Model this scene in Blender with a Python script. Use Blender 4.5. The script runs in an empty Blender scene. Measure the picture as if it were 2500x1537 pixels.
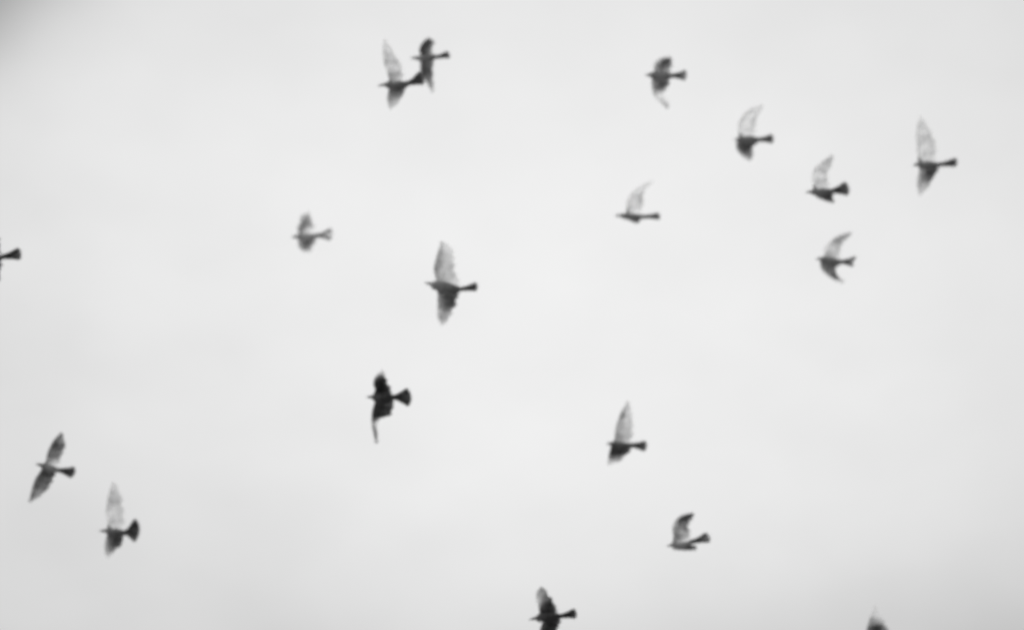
import bpy, bmesh, math, random
from mathutils import Vector, Matrix, noise

# ------------------------------------------------------------------ scene, camera, light
scene = bpy.context.scene
scene.render.resolution_x, scene.render.resolution_y = 1024, 629
scene.cycles.use_denoising = True
scene.cycles.pixel_filter_type = 'BLACKMAN_HARRIS'
scene.cycles.filter_width = 3.4            # a soft old lens
scene.cycles.max_bounces = 8
scene.cycles.transparent_max_bounces = 24
scene.cycles.sample_clamp_indirect = 4.0

PITCH = math.radians(42.0)          # the camera looks up into the cloud
FOCAL, SENSOR = 150.0, 36.0
CAM = Vector((0.0, 0.0, 1.65))
RIGHT = Vector((1.0, 0.0, 0.0))
FWD = Vector((0.0, math.cos(PITCH), math.sin(PITCH)))
UPV = Vector((0.0, -math.sin(PITCH), math.cos(PITCH)))

cam_data = bpy.data.cameras.new('camera')
cam_data.lens, cam_data.sensor_width = FOCAL, SENSOR
cam_data.clip_start, cam_data.clip_end = 0.1, 20000.0
cam_data.dof.use_dof = True
cam_data.dof.focus_distance = 12.0      # the flock flies beyond the plane of focus
cam_data.dof.aperture_fstop = 4.8
cam = bpy.data.objects.new('camera', cam_data)
scene.collection.objects.link(cam)
cam.location = CAM
cam.rotation_euler = (math.radians(90.0) + PITCH, 0.0, 0.0)
scene.camera = cam

SUN_EL, SUN_AZ = math.radians(42.5), math.radians(0.6)      # veiled sun, behind the flock
world = bpy.data.worlds.new('World'); scene.world = world; world.use_nodes = True
nt = world.node_tree; nt.nodes.clear()
def node(tree, kind, **kw):
    n = tree.nodes.new(kind)
    for k, v in kw.items(): setattr(n, k, v)
    return n
def mth(tree, op, a, b=None, c=None, clamp=False):
    n = node(tree, 'ShaderNodeMath', operation=op, use_clamp=clamp)
    for i, x in enumerate((a, b, c)):
        if x is None: continue
        if isinstance(x, (int, float)): n.inputs[i].default_value = x
        else: tree.links.new(x, n.inputs[i])
    return n.outputs[0]
L = nt.links.new
tc = node(nt, 'ShaderNodeTexCoord')
sep = node(nt, 'ShaderNodeSeparateXYZ'); L(tc.outputs['Generated'], sep.inputs[0])
def cloud_noise(scale, detail, squash, rough=0.5, offset=(0, 0, 0)):
    mp = node(nt, 'ShaderNodeMapping'); L(tc.outputs['Generated'], mp.inputs[0])
    mp.inputs['Scale'].default_value = (1.0, 1.0, squash); mp.inputs['Location'].default_value = offset
    nz = node(nt, 'ShaderNodeTexNoise'); L(mp.outputs[0], nz.inputs['Vector'])
    nz.inputs['Scale'].default_value = scale; nz.inputs['Detail'].default_value = detail
    nz.inputs['Roughness'].default_value = rough
    return mth(nt, 'SUBTRACT', nz.outputs[0], 0.5)
broad = cloud_noise(13.0, 2.0, 1.6, 0.45, (0.3, 0.1, 0.0))
fine = cloud_noise(42.0, 2.0, 1.9, 0.5)
ux = mth(nt, 'ADD', sep.outputs[0], mth(nt, 'MULTIPLY', broad, 0.05))
uz = mth(nt, 'ADD', sep.outputs[2], mth(nt, 'MULTIPLY', broad, 0.03))
def lobe(cx, cz, sx, sz):
    a = mth(nt, 'DIVIDE', mth(nt, 'SUBTRACT', ux, cx), sx)
    b = mth(nt, 'DIVIDE', mth(nt, 'SUBTRACT', uz, cz), sz)
    q = mth(nt, 'ADD', mth(nt, 'MULTIPLY', a, a), mth(nt, 'MULTIPLY', b, b))
    g = mth(nt, 'EXPONENT', mth(nt, 'MULTIPLY', q, -1.0))
    front = mth(nt, 'MULTIPLY', sep.outputs[1], 3.0, clamp=True)       # only on the sun's side of the sky
    return mth(nt, 'MULTIPLY', g, front)
glow = lobe(math.sin(SUN_AZ) * math.cos(SUN_EL), math.sin(SUN_EL), 0.205, 0.100)  # glow round the veiled sun; its falloff also imitates lens vignetting
def edge(kx, kz, c, w):
    '''soft ramp across the sky: 1 where kx*x + kz*z is well past c'''
    t = mth(nt, 'ADD', mth(nt, 'MULTIPLY', ux, kx), mth(nt, 'MULTIPLY', uz, kz))
    t = mth(nt, 'DIVIDE', mth(nt, 'SUBTRACT', c, t), w)
    return mth(nt, 'DIVIDE', 1.0, mth(nt, 'ADD', 1.0, mth(nt, 'EXPONENT', mth(nt, 'MINIMUM', t, 40.0))))
corner_vignette = mth(nt, 'MULTIPLY', edge(-0.62, 0.79, 0.6370, 0.0047), lobe(-0.17, 0.77, 0.13, 0.13))   # lens vignetting painted into the sky as a dark upper left corner
low = edge(0.10, -1.0, -0.602, 0.0065)           # lens vignetting again, painted as a darker lower sky
val = mth(nt, 'MULTIPLY_ADD', glow, 0.335, 0.515)
val = mth(nt, 'ADD', val, mth(nt, 'MULTIPLY', broad, 0.10))
val = mth(nt, 'ADD', val, mth(nt, 'MULTIPLY', fine, 0.060))
val = mth(nt, 'MULTIPLY', val, mth(nt, 'SUBTRACT', 1.0, mth(nt, 'MULTIPLY', corner_vignette, 0.90)))
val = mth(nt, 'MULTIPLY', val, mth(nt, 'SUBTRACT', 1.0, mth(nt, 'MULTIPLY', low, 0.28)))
sky = node(nt, 'ShaderNodeTexSky', sky_type='NISHITA', sun_disc=False,
           sun_elevation=SUN_EL, sun_rotation=SUN_AZ)
bw = node(nt, 'ShaderNodeRGBToBW'); L(sky.outputs[0], bw.inputs[0])       # black-and-white photograph
bg_sky = node(nt, 'ShaderNodeBackground'); L(bw.outputs[0], bg_sky.inputs[0]); bg_sky.inputs[1].default_value = 0.08
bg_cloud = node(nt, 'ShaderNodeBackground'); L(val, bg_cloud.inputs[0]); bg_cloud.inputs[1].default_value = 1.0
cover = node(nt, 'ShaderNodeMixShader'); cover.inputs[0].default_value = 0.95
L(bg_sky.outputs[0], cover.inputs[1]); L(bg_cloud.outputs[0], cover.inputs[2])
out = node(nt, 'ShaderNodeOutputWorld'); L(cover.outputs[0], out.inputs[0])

sun_data = bpy.data.lights.new('sun', 'SUN'); sun_data.energy = 0.8; sun_data.angle = math.radians(25.0)
sun = bpy.data.objects.new('sun', sun_data); scene.collection.objects.link(sun)
sdir = Vector((math.sin(SUN_AZ) * math.cos(SUN_EL), math.cos(SUN_AZ) * math.cos(SUN_EL), math.sin(SUN_EL)))
sun.rotation_euler = sdir.to_track_quat('Z', 'Y').to_euler()

vs = scene.view_settings
vs.view_transform = 'Standard'; vs.look = 'None'; vs.exposure = 0.0; vs.gamma = 1.0; vs.use_curve_mapping = False

# ------------------------------------------------------------------ materials
def new_mat(name):
    m = bpy.data.materials.new(name); m.use_nodes = True; m.node_tree.nodes.clear()
    return m, m.node_tree

def plumage(name, thin):
    """Grey-scale plumage, with wing motion blur and haze put into the tone. 'feather_tone' on the mesh: 0 pale - 1 black."""
    m, t = new_mat(name)
    at = node(t, 'ShaderNodeAttribute', attribute_name='feather_tone')
    gc = node(t, 'ShaderNodeTexCoord')
    nz = node(t, 'ShaderNodeTexNoise'); t.links.new(gc.outputs['Object'], nz.inputs['Vector'])
    nz.inputs['Scale'].default_value = 75.0; nz.inputs['Detail'].default_value = 3.0
    p = mth(t, 'ADD', at.outputs['Fac'], mth(t, 'MULTIPLY', mth(t, 'SUBTRACT', nz.outputs[0], 0.5), 0.12))
    n2 = node(t, 'ShaderNodeTexNoise'); t.links.new(gc.outputs['Object'], n2.inputs['Vector'])
    n2.inputs['Scale'].default_value = 34.0; n2.inputs['Detail'].default_value = 1.5
    p = mth(t, 'ADD', p, mth(t, 'MULTIPLY', mth(t, 'SUBTRACT', n2.outputs[0], 0.5), 0.42), clamp=True)
    ramp = node(t, 'ShaderNodeValToRGB'); t.links.new(p, ramp.inputs[0])
    e = ramp.color_ramp.elements
    e[0].position, e[0].color = 0.0, (0.85,) * 3 + (1,)
    e[1].position, e[1].color = 1.0, (0.085,) * 3 + (1,)
    mid = e.new(0.45); mid.color = (0.50,) * 3 + (1,)
    mid = e.new(0.80); mid.color = (0.22,) * 3 + (1,)
    dif = node(t, 'ShaderNodeBsdfDiffuse'); t.links.new(ramp.outputs[0], dif.inputs[0])
    res = dif.outputs[0]
    if thin:
        trl = node(t, 'ShaderNodeBsdfTranslucent'); t.links.new(ramp.outputs[0], trl.inputs[0])
        mx = node(t, 'ShaderNodeMixShader'); mx.inputs[0].default_value = 0.72
        t.links.new(dif.outputs[0], mx.inputs[1]); t.links.new(trl.outputs[0], mx.inputs[2])
        gap = mth(t, 'MULTIPLY', mth(t, 'POWER', mth(t, 'SUBTRACT', 1.0, p), 1.5), 0.90)   # light between the barbs
        tr = node(t, 'ShaderNodeBsdfTransparent')
        m2 = node(t, 'ShaderNodeMixShader'); t.links.new(gap, m2.inputs[0])
        t.links.new(mx.outputs[0], m2.inputs[1]); t.links.new(tr.outputs[0], m2.inputs[2])
        res = m2.outputs[0]
    o = node(t, 'ShaderNodeOutputMaterial'); t.links.new(res, o.inputs[0])
    return m
MAT_BODY = plumage('body_plumage', False)
MAT_FEATHER = plumage('flight_feather', True)
def plain(name, col, rough):
    m, t = new_mat(name)
    gc = node(t, 'ShaderNodeTexCoord')
    nz = node(t, 'ShaderNodeTexNoise'); t.links.new(gc.outputs['Object'], nz.inputs['Vector']); nz.inputs['Scale'].default_value = 120.0
    r = node(t, 'ShaderNodeValToRGB'); t.links.new(nz.outputs[0], r.inputs[0])
    r.color_ramp.elements[0].color = (col * 0.7,) * 3 + (1,); r.color_ramp.elements[1].color = (col * 1.3,) * 3 + (1,)
    b = node(t, 'ShaderNodeBsdfPrincipled'); t.links.new(r.outputs[0], b.inputs['Base Color']); b.inputs['Roughness'].default_value = rough
    o = node(t, 'ShaderNodeOutputMaterial'); t.links.new(b.outputs[0], o.inputs[0])
    return m
MAT_BEAK = plain('beak_horn', 0.11, 0.45)
MAT_EYE = plain('eye_black', 0.02, 0.12)
MAT_FIELD = plain('dry_field', 0.24, 0.9)

# ------------------------------------------------------------------ the ground under the camera (out of frame, reflects light up)
def build_ground():
    bm = bmesh.new()
    rings = [0.0, 4, 9, 18, 40, 90, 200, 450, 1000, 2500, 6000]
    seg = 48; prev = None
    for r in rings:
        if r == 0.0:
            prev = [bm.verts.new((0, 0, 0))]; continue
        cur = []
        for k in range(seg):
            a = 2 * math.pi * k / seg
            z = 0.35 * noise.noise(Vector((math.cos(a) * r / 60, math.sin(a) * r / 60, 3.1))) * min(1, r / 40)
            cur.append(bm.verts.new((r * math.cos(a), r * math.sin(a), z)))
        for k in range(seg):
            if len(prev) == 1: bm.faces.new((prev[0], cur[k], cur[(k + 1) % seg]))
            else: bm.faces.new((prev[k], cur[k], cur[(k + 1) % seg], prev[(k + 1) % seg]))
        prev = cur
    me = bpy.data.meshes.new('ground'); bm.to_mesh(me); bm.free(); me.materials.append(MAT_FIELD)
    o = bpy.data.objects.new('ground', me); scene.collection.objects.link(o); o['kind'] = 'structure'
build_ground()

# ------------------------------------------------------------------ birds
def spline(pts, n):
    """Catmull-Rom through pts, resampled to n points at even arc length."""
    P = [Vector(p) for p in pts]
    P = [P[0] * 2 - P[1]] + P + [P[-1] * 2 - P[-2]]
    dense = []
    for i in range(1, len(P) - 2):
        a, b, c, d = P[i - 1], P[i], P[i + 1], P[i + 2]
        for k in range(16):
            t = k / 16.0
            dense.append(0.5 * ((2 * b) + (c - a) * t + (2 * a - 5 * b + 4 * c - d) * t * t + (3 * b - a - 3 * c + d) * t ** 3))
    dense.append(P[-2].copy())
    cum = [0.0]
    for i in range(1, len(dense)): cum.append(cum[-1] + (dense[i] - dense[i - 1]).length)
    res, j = [], 0
    for k in range(n):
        s = cum[-1] * k / (n - 1)
        while j < len(cum) - 2 and cum[j + 1] < s: j += 1
        w = (s - cum[j]) / max(1e-9, cum[j + 1] - cum[j])
        res.append(dense[j].lerp(dense[j + 1], min(1, max(0, w))))
    return res
def at_curve(c, s):
    f = max(0.0, min(1.0, s)) * (len(c) - 1); i = min(int(f), len(c) - 2)
    return c[i].lerp(c[i + 1], f - i)
def lerp(a, b, t): return a + (b - a) * t
def ftone_at(grid, u, r):  # motion ghosting of the wings is painted in along with the plumage
    """grid: rows from wing root to tip, each a tuple of tones from leading to trailing edge"""
    f = max(0.0, min(1.0, u)) * (len(grid) - 1); i = min(int(f), len(grid) - 2); w = f - i
    def row(g):
        h = max(0.0, min(1.0, r)) * (len(g) - 1); k = min(int(h), len(g) - 2)
        return lerp(g[k], g[k + 1], h - k)
    return max(0.0, lerp(row(grid[i]), row(grid[i + 1]), w)) ** 1.22

class Build:
    """Collects geometry in a bird frame: x right along the flight line (head to the left), y up across it, z towards the watcher;
    units of one reference millimetre-ish step S."""
    def __init__(self): self.v, self.f, self.p = [], [], []
    def vert(self, co, ftone): self.v.append(Vector(co)); self.p.append(ftone); return len(self.v) - 1
    def blade(self, base, tip, w0, w1, ftone, bow=0.0, twist=0.0, rows=6, sag=0.0):
        """one feather: a narrow vane with a raised shaft and a rounded end"""
        ax = tip - base; ln = ax.length
        if ln < 1e-6: return
        ax = ax / ln; side = Vector((-ax.y, ax.x, 0.0)).normalized()
        ids = []
        for k in range(rows + 1):
            r = k / rows
            w = lerp(w0, w1, min(1, r * 1.4))
            if r > 0.72: w *= math.sqrt(max(0.0, 1 - ((r - 0.72) / 0.28) ** 2)) * 0.93 + 0.07
            c = base + ax * (ln * r) + side * (bow * math.sin(math.pi * r)) + Vector((0, 0, sag * math.sin(math.pi * r)))
            row = []
            for q in (-1, 0, 1):
                z = 0.35 if q == 0 else q * twist
                row.append(self.vert(c + side * (q * w * 0.5) + Vector((0, 0, z)), ftone(r)))
            ids.append(row)
        for k in range(rows):
            for q in range(2):
                self.f.append((ids[k][q], ids[k][q + 1], ids[k + 1][q + 1], ids[k + 1][q]))
    def tube(self, pts, rad, ftone, seg=8, flat=1.0):
        rings = []
        for i, c in enumerate(pts):
            d = (pts[min(i + 1, len(pts) - 1)] - pts[max(i - 1, 0)]).normalized()
            a = d.cross(Vector((0, 0, 1)))
            if a.length < 1e-3: a = Vector((0, 1, 0))
            a.normalize(); b = a.cross(d).normalized()
            rings.append([self.vert(c + a * (rad[i] * math.cos(2 * math.pi * k / seg)) + b * (flat * rad[i] * math.sin(2 * math.pi * k / seg)), ftone(i / (len(pts) - 1))) for k in range(seg)])
        for i in range(len(rings) - 1):
            for k in range(seg):
                self.f.append((rings[i][k], rings[i][(k + 1) % seg], rings[i + 1][(k + 1) % seg], rings[i + 1][k]))
        for ring, c, pv in ((rings[0], pts[0], ftone(0)), (rings[-1], pts[-1], ftone(1))):
            ci = self.vert(c, pv)
            for k in range(seg): self.f.append((ring[k], ring[(k + 1) % seg], ci))
    def obj(self, name, mat, parent, to_local, smooth=True):
        me = bpy.data.meshes.new(name)
        me.from_pydata([to_local(v) for v in self.v], [], self.f)
        a = me.attributes.new('feather_tone', 'FLOAT', 'POINT')
        a.data.foreach_set('value', self.p)
        if smooth: me.polygons.foreach_set('use_smooth', [True] * len(me.polygons))
        me.materials.append(mat); me.update()
        o = bpy.data.objects.new(name, me); scene.collection.objects.link(o); o.parent = parent
        return o

def build_wing(rng, le, te, ftone, slope, droop):
    """le / te: leading and trailing edge from shoulder to tip, (x, y) steps from the body centre."""
    B = Build()
    span = abs(le[-1][1] - le[0][1]) + 1e-3
    y0 = le[0][1]
    def lift(p):            # wing plane is slanted towards / away from the watcher, the hand droops
        s = min(1.3, abs(p[1] - y0) / max(span, 14.0))
        return Vector((p[0], p[1], slope * (p[1] - y0) - droop * span * s * s))
    LE = spline([lift(p) for p in le], 60)
    TE = spline([lift(p) for p in te + [le[-1]]], 60)
    reach = sum((LE[k + 1] - LE[k]).length for k in range(59))
    n = int(max(9, min(18, reach / 6.5)))
    for i in range(n):
        u = i / (n - 1.0)
        sb = min(0.93, 0.02 + 0.93 * u)
        base, tip = at_curve(LE, sb), at_curve(TE, min(0.985, 0.03 + 0.965 * u))
        tip = tip + (tip - base) * rng.uniform(-0.13, 0.07)
        du = 1.0 / (n - 1)
        w0 = (at_curve(LE, sb + du * .5) - at_curve(LE, sb - du * .5)).length
        w1 = (at_curve(TE, u + du * .5) - at_curve(TE, u - du * .5)).length
        w0, w1 = max(2.6, w0 * 1.9), max(3.6, min(w1, 9.0) * (1.65 if u < .6 else 1.25))
        v = rng.uniform(-.10, .10)
        B.blade(base, tip, w0, w1, lambda r: max(0, min(1, ftone_at(ftone, u, r) + v)), bow=rng.uniform(-.4, .4),
                twist=0.5, sag=0.04 * (tip - base).length)
    for m, cut, dz in ((max(6, int(n * .7)), 0.50, 0.9), (max(5, int(n * .6)), 0.28, -0.9)):       # greater and lesser coverts, either face
        for i in range(m):
            u = i / (m - 1.0) * 0.88
            a, b = at_curve(LE, u), at_curve(TE, u)
            tip = a.lerp(b, cut * rng.uniform(.9, 1.08))
            w = max(3.4, reach * .88 / (m - 1) * 1.35)
            off = Vector((0, 0, dz))
            B.blade(a + off, tip + off, w, w, lambda r: max(0, min(1, ftone_at(ftone, u, r * cut) * .62)), twist=0.4, rows=5)
    arm = [at_curve(LE, s) for s in (0, .1, .2, .3, .4, .5, .62, .75, .86)]
    rad = [2.2, 1.8, 1.5, 1.3, 1.1, 0.9, 0.75, 0.6, 0.4]
    B.tube(arm, rad, lambda t: max(0, min(1, ftone_at(ftone, t * .86, 0) * .6)), flat=0.75)
    return B, LE

def build_tail(rng, base, top, bot, notch, ftone, slope):
    B = Build()
    top, bot = Vector(top), Vector(bot)
    n = 11
    mid = (top + bot) * 0.5
    half = (top - bot).length * 0.5
    top, bot = mid + (top - mid) * 1.14, mid + (bot - mid) * 1.14
    axis = (mid - Vector(base)).normalized()
    for i in range(n):
        q = i / (n - 1.0) * 2 - 1
        side = (top - bot) * .5
        e = mid + side * (q * (1 - .10 * abs(q))) + axis * ((1 - q * q) * half * 0.38 - notch * (1 - abs(q)) - half * .14)
        e3 = Vector((e.x, e.y, slope * (e.y - base[1]) + 0.3 * i - 1.5 - 0.10 * abs(q) * half))
        b2 = Vector(base).lerp(mid, .12) + side * (q * .30)                 # the quills lie close together, then fan
        b3 = Vector((b2.x, b2.y, slope * (b2.y - base[1]) + .1 * i - .5))
        stem = Vector((base[0] - 6, base[1] + q * 3.2, 0))
        w1 = max(4.4, half * 2 / (n - 1) * 2.0)
        B.blade(stem, b3 + (b3 - stem) * .12, 3.6, 4.4, lambda r: ftone[0], twist=.3, rows=3)
        B.blade(b3, e3, 4.0, w1, lambda r: lerp(ftone[0], ftone[1] if (abs(q) > .45 or r > .85) else ftone[2], r ** .7), bow=-1.2 * q, twist=0.4)
    for s in (-1, 1):               # tail coverts round the root
        B.tube([Vector((base[0] - 10, base[1], s * 1.0)), Vector((base[0], base[1], s * .8)), Vector(base).to_3d().lerp(Vector((mid.x, mid.y, slope * (mid.y - base[1]))), .42)],
               [5.4, 4.6, 2.4], lambda t: ftone[0], seg=8, flat=.7)
    return B

PROFILE = [(0.0, .040), (.02, .085), (.06, .124), (.12, .146), (.18, .146), (.24, .142), (.32, .168), (.42, .200), (.54, .206), (.67, .182), (.80, .140), (.92, .104), (1.0, .080)]
def build_body(head, centre, base, ftone, belly, le_roots):
    """one closed skin: head, neck, trunk and rump, with the upper arms growing out of it"""
    B = Build()
    axis = spline([(head[0], head[1], 0), ((head[0] * .45 + centre[0] * .55), (head[1] * .45 + centre[1] * .55), 0), (centre[0], centre[1], 0), (base[0], base[1], 0)], 40)
    Ln = (Vector(base) - Vector(head)).length
    pts, rad = [], []
    for t, r in PROFILE:
        pts.append(at_curve(axis, t) + Vector((0, -Ln * .035 * math.sin(math.pi * t), 0))); rad.append(r * Ln * belly)
    B.tube(pts, rad, lambda t: lerp(ftone[0], ftone[1], min(1, t * 1.6)) if t < .62 else lerp(ftone[1], ftone[2], (t - .62) / .38), seg=16)
    for LE in le_roots:
        B.tube([at_curve(axis, .34).lerp(LE[0], .3), LE[0].copy(), at_curve(LE, .05), at_curve(LE, .09)], [.075 * Ln, 3.6, 1.8, .8], lambda t: ftone[1], seg=10)
    return B, axis, Ln

def px_dir(px, py):
    k = SENSOR / FOCAL / 2500.0
    return FWD + RIGHT * ((px - 1250.0) * k) + UPV * ((768.5 - py) * k)

def tone_body(o, ftone, xh, xb):
    """fix the fused skin as a mesh and give it its plumage tone from bill to rump"""
    dg = bpy.context.evaluated_depsgraph_get()
    me = bpy.data.meshes.new_from_object(o.evaluated_get(dg))
    o.modifiers.clear(); me.name = 'body'; o.data = me
    vals = []
    for v in me.vertices:
        t = max(0.0, min(1.0, (v.co.x - xh) / (xb - xh)))
        vals.append(lerp(ftone[0], ftone[1], min(1.0, t * 2.2)) if t < .6 else lerp(ftone[1], ftone[2], (t - .6) / .4))
    a = me.attributes.get('feather_tone') or me.attributes.new('feather_tone', 'FLOAT', 'POINT')
    a.data.foreach_set('value', vals)
    me.polygons.foreach_set('use_smooth', [True] * len(me.polygons))
    if not me.materials: me.materials.append(MAT_BODY)

def make_bird(seed, dist, beak, head, centre, base, tail_top, tail_bot, wings, label,
              body_ftone=(.8, .85, .85), tail_ftone=(.85, .9, .8), notch=0.0, belly=1.0, tone=0.90):
    """Outline points were surveyed on the photograph; each becomes a point of a solid bird `dist` metres away."""
    rng = random.Random(seed)
    body_ftone, tail_ftone = [p * tone for p in body_ftone], [p * tone for p in tail_ftone]  # lighter tone stands in for a veil of haze
    wings = [(le, te, [[p * (tone * .5 + .5) for p in row] for row in ftone], sl, dr) for le, te, ftone, sl, dr in wings]
    S = dist * SENSOR / FOCAL / 2500.0                      # one survey step in metres at that distance
    cw = CAM + px_dir(*centre) * dist
    rel = lambda p: (p[0] - centre[0], centre[1] - p[1])
    to_world = lambda v: cw + (RIGHT * v.x + UPV * v.y - FWD * v.z) * S
    # root frame: x ahead, z to the bird's back, level flight
    h2, b2 = Vector(rel(head)), Vector(rel(base))
    ahead = (RIGHT * (h2.x - b2.x) + UPV * (h2.y - b2.y)).normalized()
    back = (Vector((0, 0, 1)) - ahead * ahead.z).normalized()
    left = back.cross(ahead)
    M = Matrix((ahead, left, back)).transposed().to_4x4(); M.translation = cw
    inv = M.inverted()
    local = lambda v: inv @ to_world(v)
    root = bpy.data.objects.new('bird', None); scene.collection.objects.link(root)
    root.empty_display_size = 0.05; root.matrix_world = M
    root['label'] = label; root['category'] = 'bird'; root['group'] = 'birds of the flock in flight'
    roots = []
    wing_builds = []
    for le, te, ftone, slope, droop in wings:
        B, LE = build_wing(rng, [rel(p) for p in le], [rel(p) for p in te], ftone, slope, droop)
        wing_builds.append(B); roots.append(LE)
    Bb, axis, Ln = build_body(rel(head), (0, 0), rel(base), body_ftone, belly, roots)
    body = Bb.obj('body', MAT_BODY, root, local)
    rm = body.modifiers.new('skin', 'REMESH'); rm.mode = 'VOXEL'; rm.voxel_size = 1.25 * S; rm.use_smooth_shade = True
    sm = body.modifiers.new('smooth', 'SMOOTH'); sm.factor = 0.6; sm.iterations = 5
    tone_body(body, body_ftone, local(Vector((*rel(head), 0))).x, local(Vector((*rel(base), 0))).x)
    for B in wing_builds: B.obj('wing', MAT_FEATHER, root, local)
    build_tail(rng, rel(base), rel(tail_top), rel(tail_bot), notch, tail_ftone, 0.9).obj('tail', MAT_FEATHER, root, local)
    # beak: two mandibles, and an eye either side of the head
    hb = at_curve(axis, .03); bt = hb.lerp(Vector((*rel(beak), 0)), .85)
    K = Build()
    for s in (.55, -.55):
        K.tube([hb + Vector((0, s * 2.0, 0)), hb.lerp(bt, .5) + Vector((0, s * 1.3, 0)), bt + Vector((0, s * .3, 0))], [3.0, 1.9, .3], lambda t: .8, seg=8)
    K.obj('beak', MAT_BEAK, root, local)
    for s in (-1, 1):
        E = Build(); c = at_curve(axis, .10) + Vector((0, .020 * Ln, s * .080 * Ln * belly))
        E.tube([c + Vector((d * 1.3, 0, 0)) for d in (-.95, -.5, 0, .5, .95)], [.4, 1.15, 1.35, 1.15, .4], lambda t: 1, seg=10)
        E.obj('eye', MAT_EYE, root, local)
    return root

UP, DN = 0.45, 0.85        # how far the near (upper) and far (lower) wing lean out of the picture plane
pale = [(.22, .20), (.12, .22), (.05, .12)]

make_bird(1, 18.6, (917, 211), (940, 206), (968, 209), (1001, 203), (1028, 175), (1038, 204), [
    ([(953, 199), (939, 157), (936, 122), (941, 95)], [(985, 199), (987, 180), (977, 151), (958, 119)], [(.30, .30, .40), (.14, .30, .44), (.04, .06, .16)], UP, .10),
    ([(953, 212), (945, 236), (947, 252), (954, 266)], [(993, 210), (989, 225), (977, 243), (964, 258)], [(.72, .80, .82), (.25, .55, .55), (.02, .04, .10)], DN, .05)],
    'pale-winged bird whose dark tail crosses the wing of the bird behind it', body_ftone=(.62, .80, .85), tail_ftone=(.85, 1.0, 1.0))
make_bird(2, 20.6, (999, 142), (1015, 142), (1045, 140), (1066, 140), (1094, 126), (1100, 141), [
    ([(1030, 134), (1024, 122), (1034, 107), (1050, 96)], [(1061, 134), (1057, 118), (1062, 106), (1060, 98)], [(.80, .72, .66), (.80, .78, .72), (.70, .74, .70)], UP, .2),
    ([(1028, 148), (1027, 172), (1036, 190), (1057, 223)], [(1061, 146), (1057, 162), (1057, 182), (1059, 202)], [(.80, .88, .88), (.74, .84, .84), (.35, .55, .60), (.25, .3, .4)], DN, .05)],
    'topmost bird, dark stubby raised wing, joined to a paler bird at its lower left', body_ftone=(.25, .62, .72), belly=.88)
make_bird(3, 20.4, (1572, 184), (1586, 183), (1618, 183), (1645, 185), (1676, 172), (1675, 196), [
    ([(1600, 176), (1596, 158), (1609, 148), (1640, 143)], [(1638, 178), (1642, 168), (1643, 157), (1644, 149)], [(.45, .60, .60), (.10, .70, .84), (.30, .86, .80), (.55, .5, .4)], UP, .2),
    ([(1594, 192), (1592, 212), (1602, 237), (1636, 262)], [(1641, 192), (1629, 215), (1624, 229), (1636, 248)], [(.50, .85, .88), (.16, .80, .80), (.04, .05, .05), (.06, .10, .10), (.30, .40, .40)], DN, .05)],
    'grey bird with hooked upper wing and faint lower wing, right of the top pair', body_ftone=(.62, .50, .72), tail_ftone=(.82, .74, .6))
make_bird(4, 22.4, (1789, 341), (1803, 339), (1832, 340), (1857, 341), (1886, 328), (1889, 349), [
    ([(1806, 330), (1802, 305), (1813, 283), (1833, 267), (1864, 259)], [(1848, 333), (1845, 316), (1845, 297), (1851, 280)], [(.10, .08, .20), (.03, .04, .55), (.02, .08, .72), (.02, .10, .40)], UP, .12),
    ([(1801, 344), (1799, 360), (1815, 378), (1836, 388)], [(1858, 346), (1846, 351), (1840, 364), (1842, 380)], [(.50, .85, .88), (.35, .86, .86), (.22, .45, .62)], DN, .05)],
    'bird with almost see-through raised wing and dark lower wing, second of the right-hand line', body_ftone=(.58, .64, .82))
make_bird(5, 19.4, (1964, 470), (1980, 468), (2010, 468), (2036, 466), (2066, 444), (2075, 475), [
    ([(1988, 457), (1982, 433), (1988, 413), (2010, 395), (2034, 378)], [(2028, 457), (2022, 433), (2026, 410), (2032, 393)], [(.16, .16, .30), (.03, .16, .48), (.16, .38, .52), (.25, .4, .45)], UP, .1),
    ([(1992, 476), (2004, 481), (2018, 486), (2040, 492)], [(2040, 473), (2034, 480), (2033, 485), (2038, 490)], [(.7, .9, .9), (.75, .9, .9), (.7, .8, .8)], DN, .3)],
    'bird with thick broad dark tail and pale sail-like wing above, third of the right-hand line', body_ftone=(.55, .72, .88), tail_ftone=(.88, .90, .85))
make_bird(6, 20.8, (2225, 404), (2239, 401), (2268, 402), (2294, 402), (2335, 386), (2337, 406), [
    ([(2243, 390), (2236, 352), (2235, 318), (2245, 281)], [(2287, 392), (2286, 363), (2277, 330), (2262, 307)], [(.22, .16, .34), (.04, .22, .42), (.03, .18, .44), (.03, .10, .16)], UP, .1),
    ([(2247, 410), (2242, 438), (2246, 464), (2254, 475)], [(2293, 409), (2288, 422), (2280, 442), (2266, 464)], [(.30, .95, 1.0), (.16, .80, .95), (.16, .26, .50), (.16, .18, .2)], DN, .05)],
    'rightmost bird, tall narrow pale wing upright above its long thin tail', body_ftone=(.50, .72, .86), tail_ftone=(.82, .95, .90))
make_bird(7, 22.0, (1498, 526), (1516, 526), (1545, 528), (1574, 529), (1609, 520), (1612, 535), [
    ([(1532, 515), (1530, 491), (1543, 471), (1566, 454), (1598, 443)], [(1571, 522), (1573, 499), (1572, 480), (1576, 462)], [(.14, .10, .24), (.04, .12, .85), (.08, .16, .55), (.06, .1, .16)], UP, .1),
    ([(1534, 533), (1542, 538), (1549, 541), (1560, 543)], [(1570, 532), (1566, 537), (1563, 540), (1561, 542)], [(.7, .7, .7), (.6, .7, .6), (.5, .5, .5)], DN, .4)],
    'slim bird with one curved see-through raised wing, left of the sickle-winged bird', body_ftone=(.80, .62, .74), belly=.82)
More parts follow.
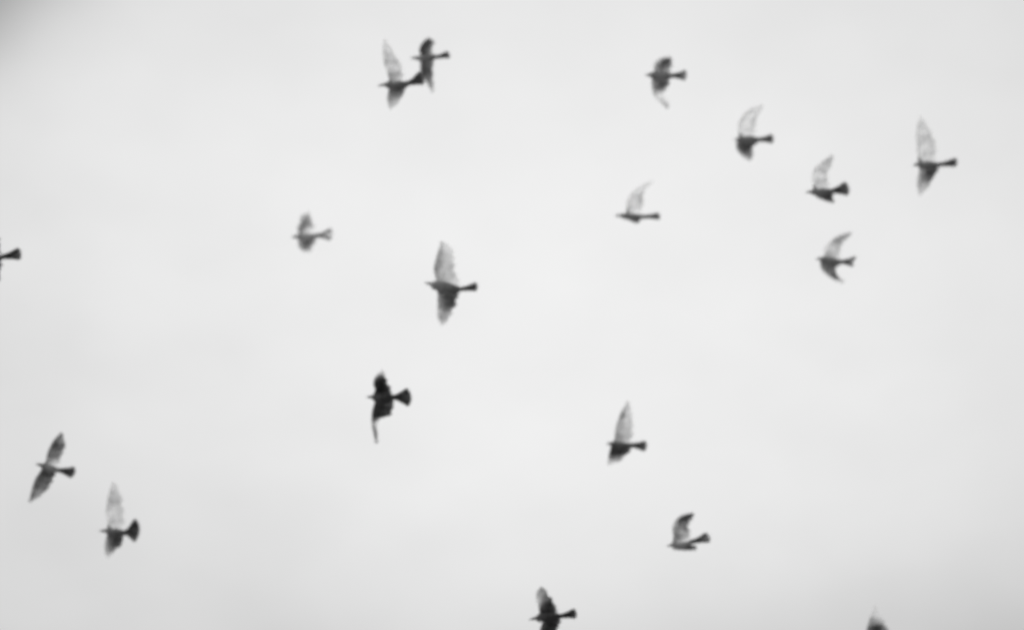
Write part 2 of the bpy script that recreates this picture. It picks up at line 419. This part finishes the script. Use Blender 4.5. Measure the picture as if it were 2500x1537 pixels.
make_bird(8, 23.4, (709, 580), (722, 577), (750, 577), (778, 575), (811, 558), (809, 585), [
    ([(732, 566), (727, 556), (737, 543), (733, 531), (758, 519)], [(766, 566), (769, 554), (766, 541), (761, 530)], [(.62, .20, .05), (.55, .55, .60), (.12, .56, .74), (.05, .10, .05)], UP, .2),
    ([(731, 583), (727, 597), (737, 608), (758, 612)], [(779, 580), (773, 587), (767, 597), (763, 606)], [(.25, .85, .70), (.20, .80, .50), (.04, .12, .08)], DN, .05)],
    'faint grey bird alone at left centre with pale tail ringed by a darker rim', body_ftone=(.25, .10, .45), tail_ftone=(.40, .92, .06), belly=.85)
make_bird(9, 18.2, (1032, 689), (1052, 693), (1094, 702), (1124, 706), (1165, 689), (1166, 709), [
    ([(1070, 690), (1060, 656), (1070, 618), (1079, 587)], [(1124, 702), (1119, 680), (1113, 655), (1112, 630), (1104, 605)], [(.45, .34, .40), (.42, .34, .46), (.44, .36, .36), (.20, .26, .44)], UP, .1),
    ([(1070, 711), (1068, 742), (1068, 772), (1080, 795)], [(1124, 714), (1114, 741), (1103, 767), (1092, 785)], [(.60, .98, 1.0), (.22, .85, .86), (.20, .42, .56), (.20, .22, .25)], DN, .05)],
    'largest bird, grey wings spread fully up and down, at the centre', body_ftone=(.34, .72, .90), tail_ftone=(.88, .95, .92), belly=1.05)
make_bird(10, 21.0, (1988, 632), (2004, 631), (2032, 637), (2057, 639), (2092, 626), (2086, 650), [
    ([(2016, 627), (2012, 606), (2024, 592), (2046, 578), (2080, 569)], [(2054, 631), (2052, 612), (2055, 598), (2066, 585)], [(.30, .34, .40), (.06, .22, .60), (.22, .50, .58), (.46, .50, .50), (.5, .5, .5)], UP, .12),
    ([(2004, 638), (2006, 652), (2024, 669), (2047, 682), (2068, 689)], [(2055, 645), (2044, 657), (2044, 666), (2054, 678)], [(.5, .80, .88), (.42, .72, .92), (.40, .70, .88), (.12, .2, .25)], DN, .05)],
    'swallow-like bird with sickle-shaped wings and forked tail at right', body_ftone=(.56, .68, .70), tail_ftone=(.72, .98, .45), notch=8.0)
make_bird(11, 17.2, (890, 969), (908, 968), (937, 970), (966, 969), (1000, 948), (1002, 990), [
    ([(913, 963), (918, 947), (912, 934), (920, 918), (938, 903)], [(962, 964), (957, 950), (952, 938), (946, 922)], [(1.0, 1.0, 1.0), (.98, 1.0, 1.0), (.45, .95, .92), (.05, .08, .08)], UP, .2),
    ([(918, 978), (909, 1003), (907, 1026), (908, 1050), (918, 1087)], [(963, 978), (959, 996), (955, 1011), (930, 1017), (920, 1034), (921, 1060)], [(1.0, 1.0, 1.0), (.92, .98, .98), (.30, .30, .30), (.50, .5, .5), (.60, .6, .6)], DN, .05)],
    'blackest bird, square dark body with one thin bent wing hanging down', body_ftone=(.70, 1.0, 1.0), tail_ftone=(.85, 1.0, .85), belly=1.15, tone=1.0)
make_bird(12, 17.4, (-66, 634), (-50, 633), (-20, 633), (8, 627), (51, 605), (52, 632), [
    ([(-36, 622), (-44, 594), (-40, 560), (-26, 530)], [(8, 618), (5, 602), (2, 584), (-10, 556)], [(.9, .95), (.8, .9), (.5, .6)], UP, .1),
    ([(-36, 642), (-44, 664), (-42, 690), (-30, 710)], [(8, 638), (6, 650), (2, 668), (-12, 694)], [(.9, .95), (.8, .9), (.6, .7)], DN, .05)],
    'bird cut by the left edge, only dark tail and wing edges showing', body_ftone=(.9, .95, .95), tail_ftone=(.95, 1.0, .75), tone=1.0)
make_bird(13, 18.0, (84, 1131), (99, 1134), (122, 1141), (146, 1147), (186, 1140), (175, 1167), [
    ([(113, 1128), (118, 1103), (133, 1076), (156, 1055)], [(143, 1134), (153, 1117), (160, 1097), (161, 1075)], [(.42, .40, .50), (.50, .74, .86), (.70, .74, .84), (.66, .6, .6)], UP, .1),
    ([(104, 1145), (83, 1172), (72, 1200), (63, 1230)], [(138, 1153), (125, 1177), (112, 1197), (89, 1218)], [(.88, .92, .95), (.56, .70, .84), (.54, .60, .66), (.55, .55, .5)], DN, .05)],
    'leftmost whole bird, long straight dark wings in one slanting line', body_ftone=(.80, .46, .62), tail_ftone=(.75, 1.0, .98))
make_bird(14, 18.8, (238, 1296), (257, 1294), (285, 1298), (310, 1299), (339, 1264), (334, 1320), [
    ([(265, 1285), (261, 1245), (267, 1208), (281, 1172)], [(303, 1291), (307, 1262), (304, 1230), (296, 1194)], [(.16, .16, .20), (.10, .24, .46), (.14, .32, .48), (.12, .26, .32)], UP, .1),
    ([(264, 1303), (253, 1330), (254, 1350), (260, 1364)], [(308, 1306), (297, 1325), (283, 1342), (269, 1355)], [(.80, 1.0, 1.0), (.20, .98, 1.0), (.08, .40, .75), (.10, .10, .12)], DN, .05)],
    'bird low at left with a wide fanned black tail and one tall pale wing', body_ftone=(.50, .88, .90), tail_ftone=(.90, 1.0, 1.0))
make_bird(15, 19.6, (1477, 1083), (1491, 1082), (1517, 1087), (1542, 1086), (1579, 1076), (1577, 1101), [
    ([(1502, 1077), (1502, 1048), (1509, 1025), (1518, 1003), (1535, 976)], [(1541, 1081), (1546, 1054), (1547, 1030), (1542, 1003)], [(.34, .36, .50), (.30, .32, .52), (.48, .36, .42), (.26, .30, .30)], UP, .1),
    ([(1492, 1093), (1487, 1112), (1485, 1126), (1487, 1134)], [(1544, 1092), (1531, 1110), (1518, 1124), (1503, 1130)], [(.92, .96, .96), (.86, .95, .95), (.22, .35, .40), (.10, .12, .14)], DN, .05)],
    'bird at lower right of centre, upright grey wing and dark rounded chest', body_ftone=(.9, .92, .90), tail_ftone=(.85, .98, .80), belly=1.08)
make_bird(16, 18.4, (1625, 1332), (1640, 1330), (1668, 1327), (1694, 1321), (1726, 1297), (1736, 1321), [
    ([(1643, 1324), (1645, 1306), (1641, 1288), (1648, 1270), (1664, 1259), (1695, 1253)], [(1687, 1314), (1688, 1303), (1681, 1287), (1684, 1275), (1692, 1265)], [(.50, .42, .44), (.46, .48, .76), (.16, .76, .96), (.84, .88, .95), (.78, .86, .86)], UP, .1),
    ([(1642, 1333), (1656, 1335), (1676, 1336), (1702, 1336)], [(1698, 1331), (1699, 1333), (1701, 1334), (1702, 1335)], [(.7, .7), (.8, .8), (.85, .85)], DN, .3)],
    'bird at lower right with a dark curled upper wing and flat straight belly', body_ftone=(.40, .34, .92), tail_ftone=(.95, .92, .6), belly=.72)
make_bird(17, 16.8, (1287, 1512), (1308, 1508), (1344, 1502), (1370, 1503), (1404, 1483), (1409, 1507), [
    ([(1319, 1492), (1314, 1474), (1309, 1458), (1312, 1442), (1325, 1432)], [(1366, 1492), (1359, 1478), (1350, 1464), (1339, 1447)], [(1.0, 1.0, 1.0), (.16, .80, 1.0), (.16, .50, .98), (.40, .6, .85)], UP, .1),
    ([(1332, 1508), (1322, 1528), (1317, 1552), (1322, 1582)], [(1369, 1510), (1366, 1530), (1361, 1548), (1344, 1568)], [(.85, 1.0, 1.0), (.6, 1.0, 1.0), (.5, .7, .7)], DN, .05)],
    'black bird at the bottom edge, its lower wing cut off by the frame', body_ftone=(.70, 1.0, 1.0), tail_ftone=(1.0, 1.0, .85), belly=1.1, tone=1.0)
make_bird(18, 17.6, (2078, 1592), (2094, 1590), (2128, 1592), (2158, 1590), (2196, 1576), (2196, 1596), [
    ([(2106, 1576), (2110, 1552), (2116, 1530), (2121, 1510), (2136, 1472)], [(2162, 1574), (2170, 1552), (2168, 1534), (2156, 1510)], [(.85, 1.0, 1.0), (.55, .98, .98), (.46, .86, .50), (.03, .04, .04), (.02, .02, .02)], UP, .1),
    ([(2108, 1602), (2100, 1627), (2102, 1652), (2110, 1670)], [(2156, 1600), (2148, 1622), (2138, 1646), (2124, 1662)], [(.8, .95), (.6, .8), (.4, .5)], DN, .05)],
    'bird mostly below the bottom edge, only its raised wing tip showing', body_ftone=(.85, .95, .95))
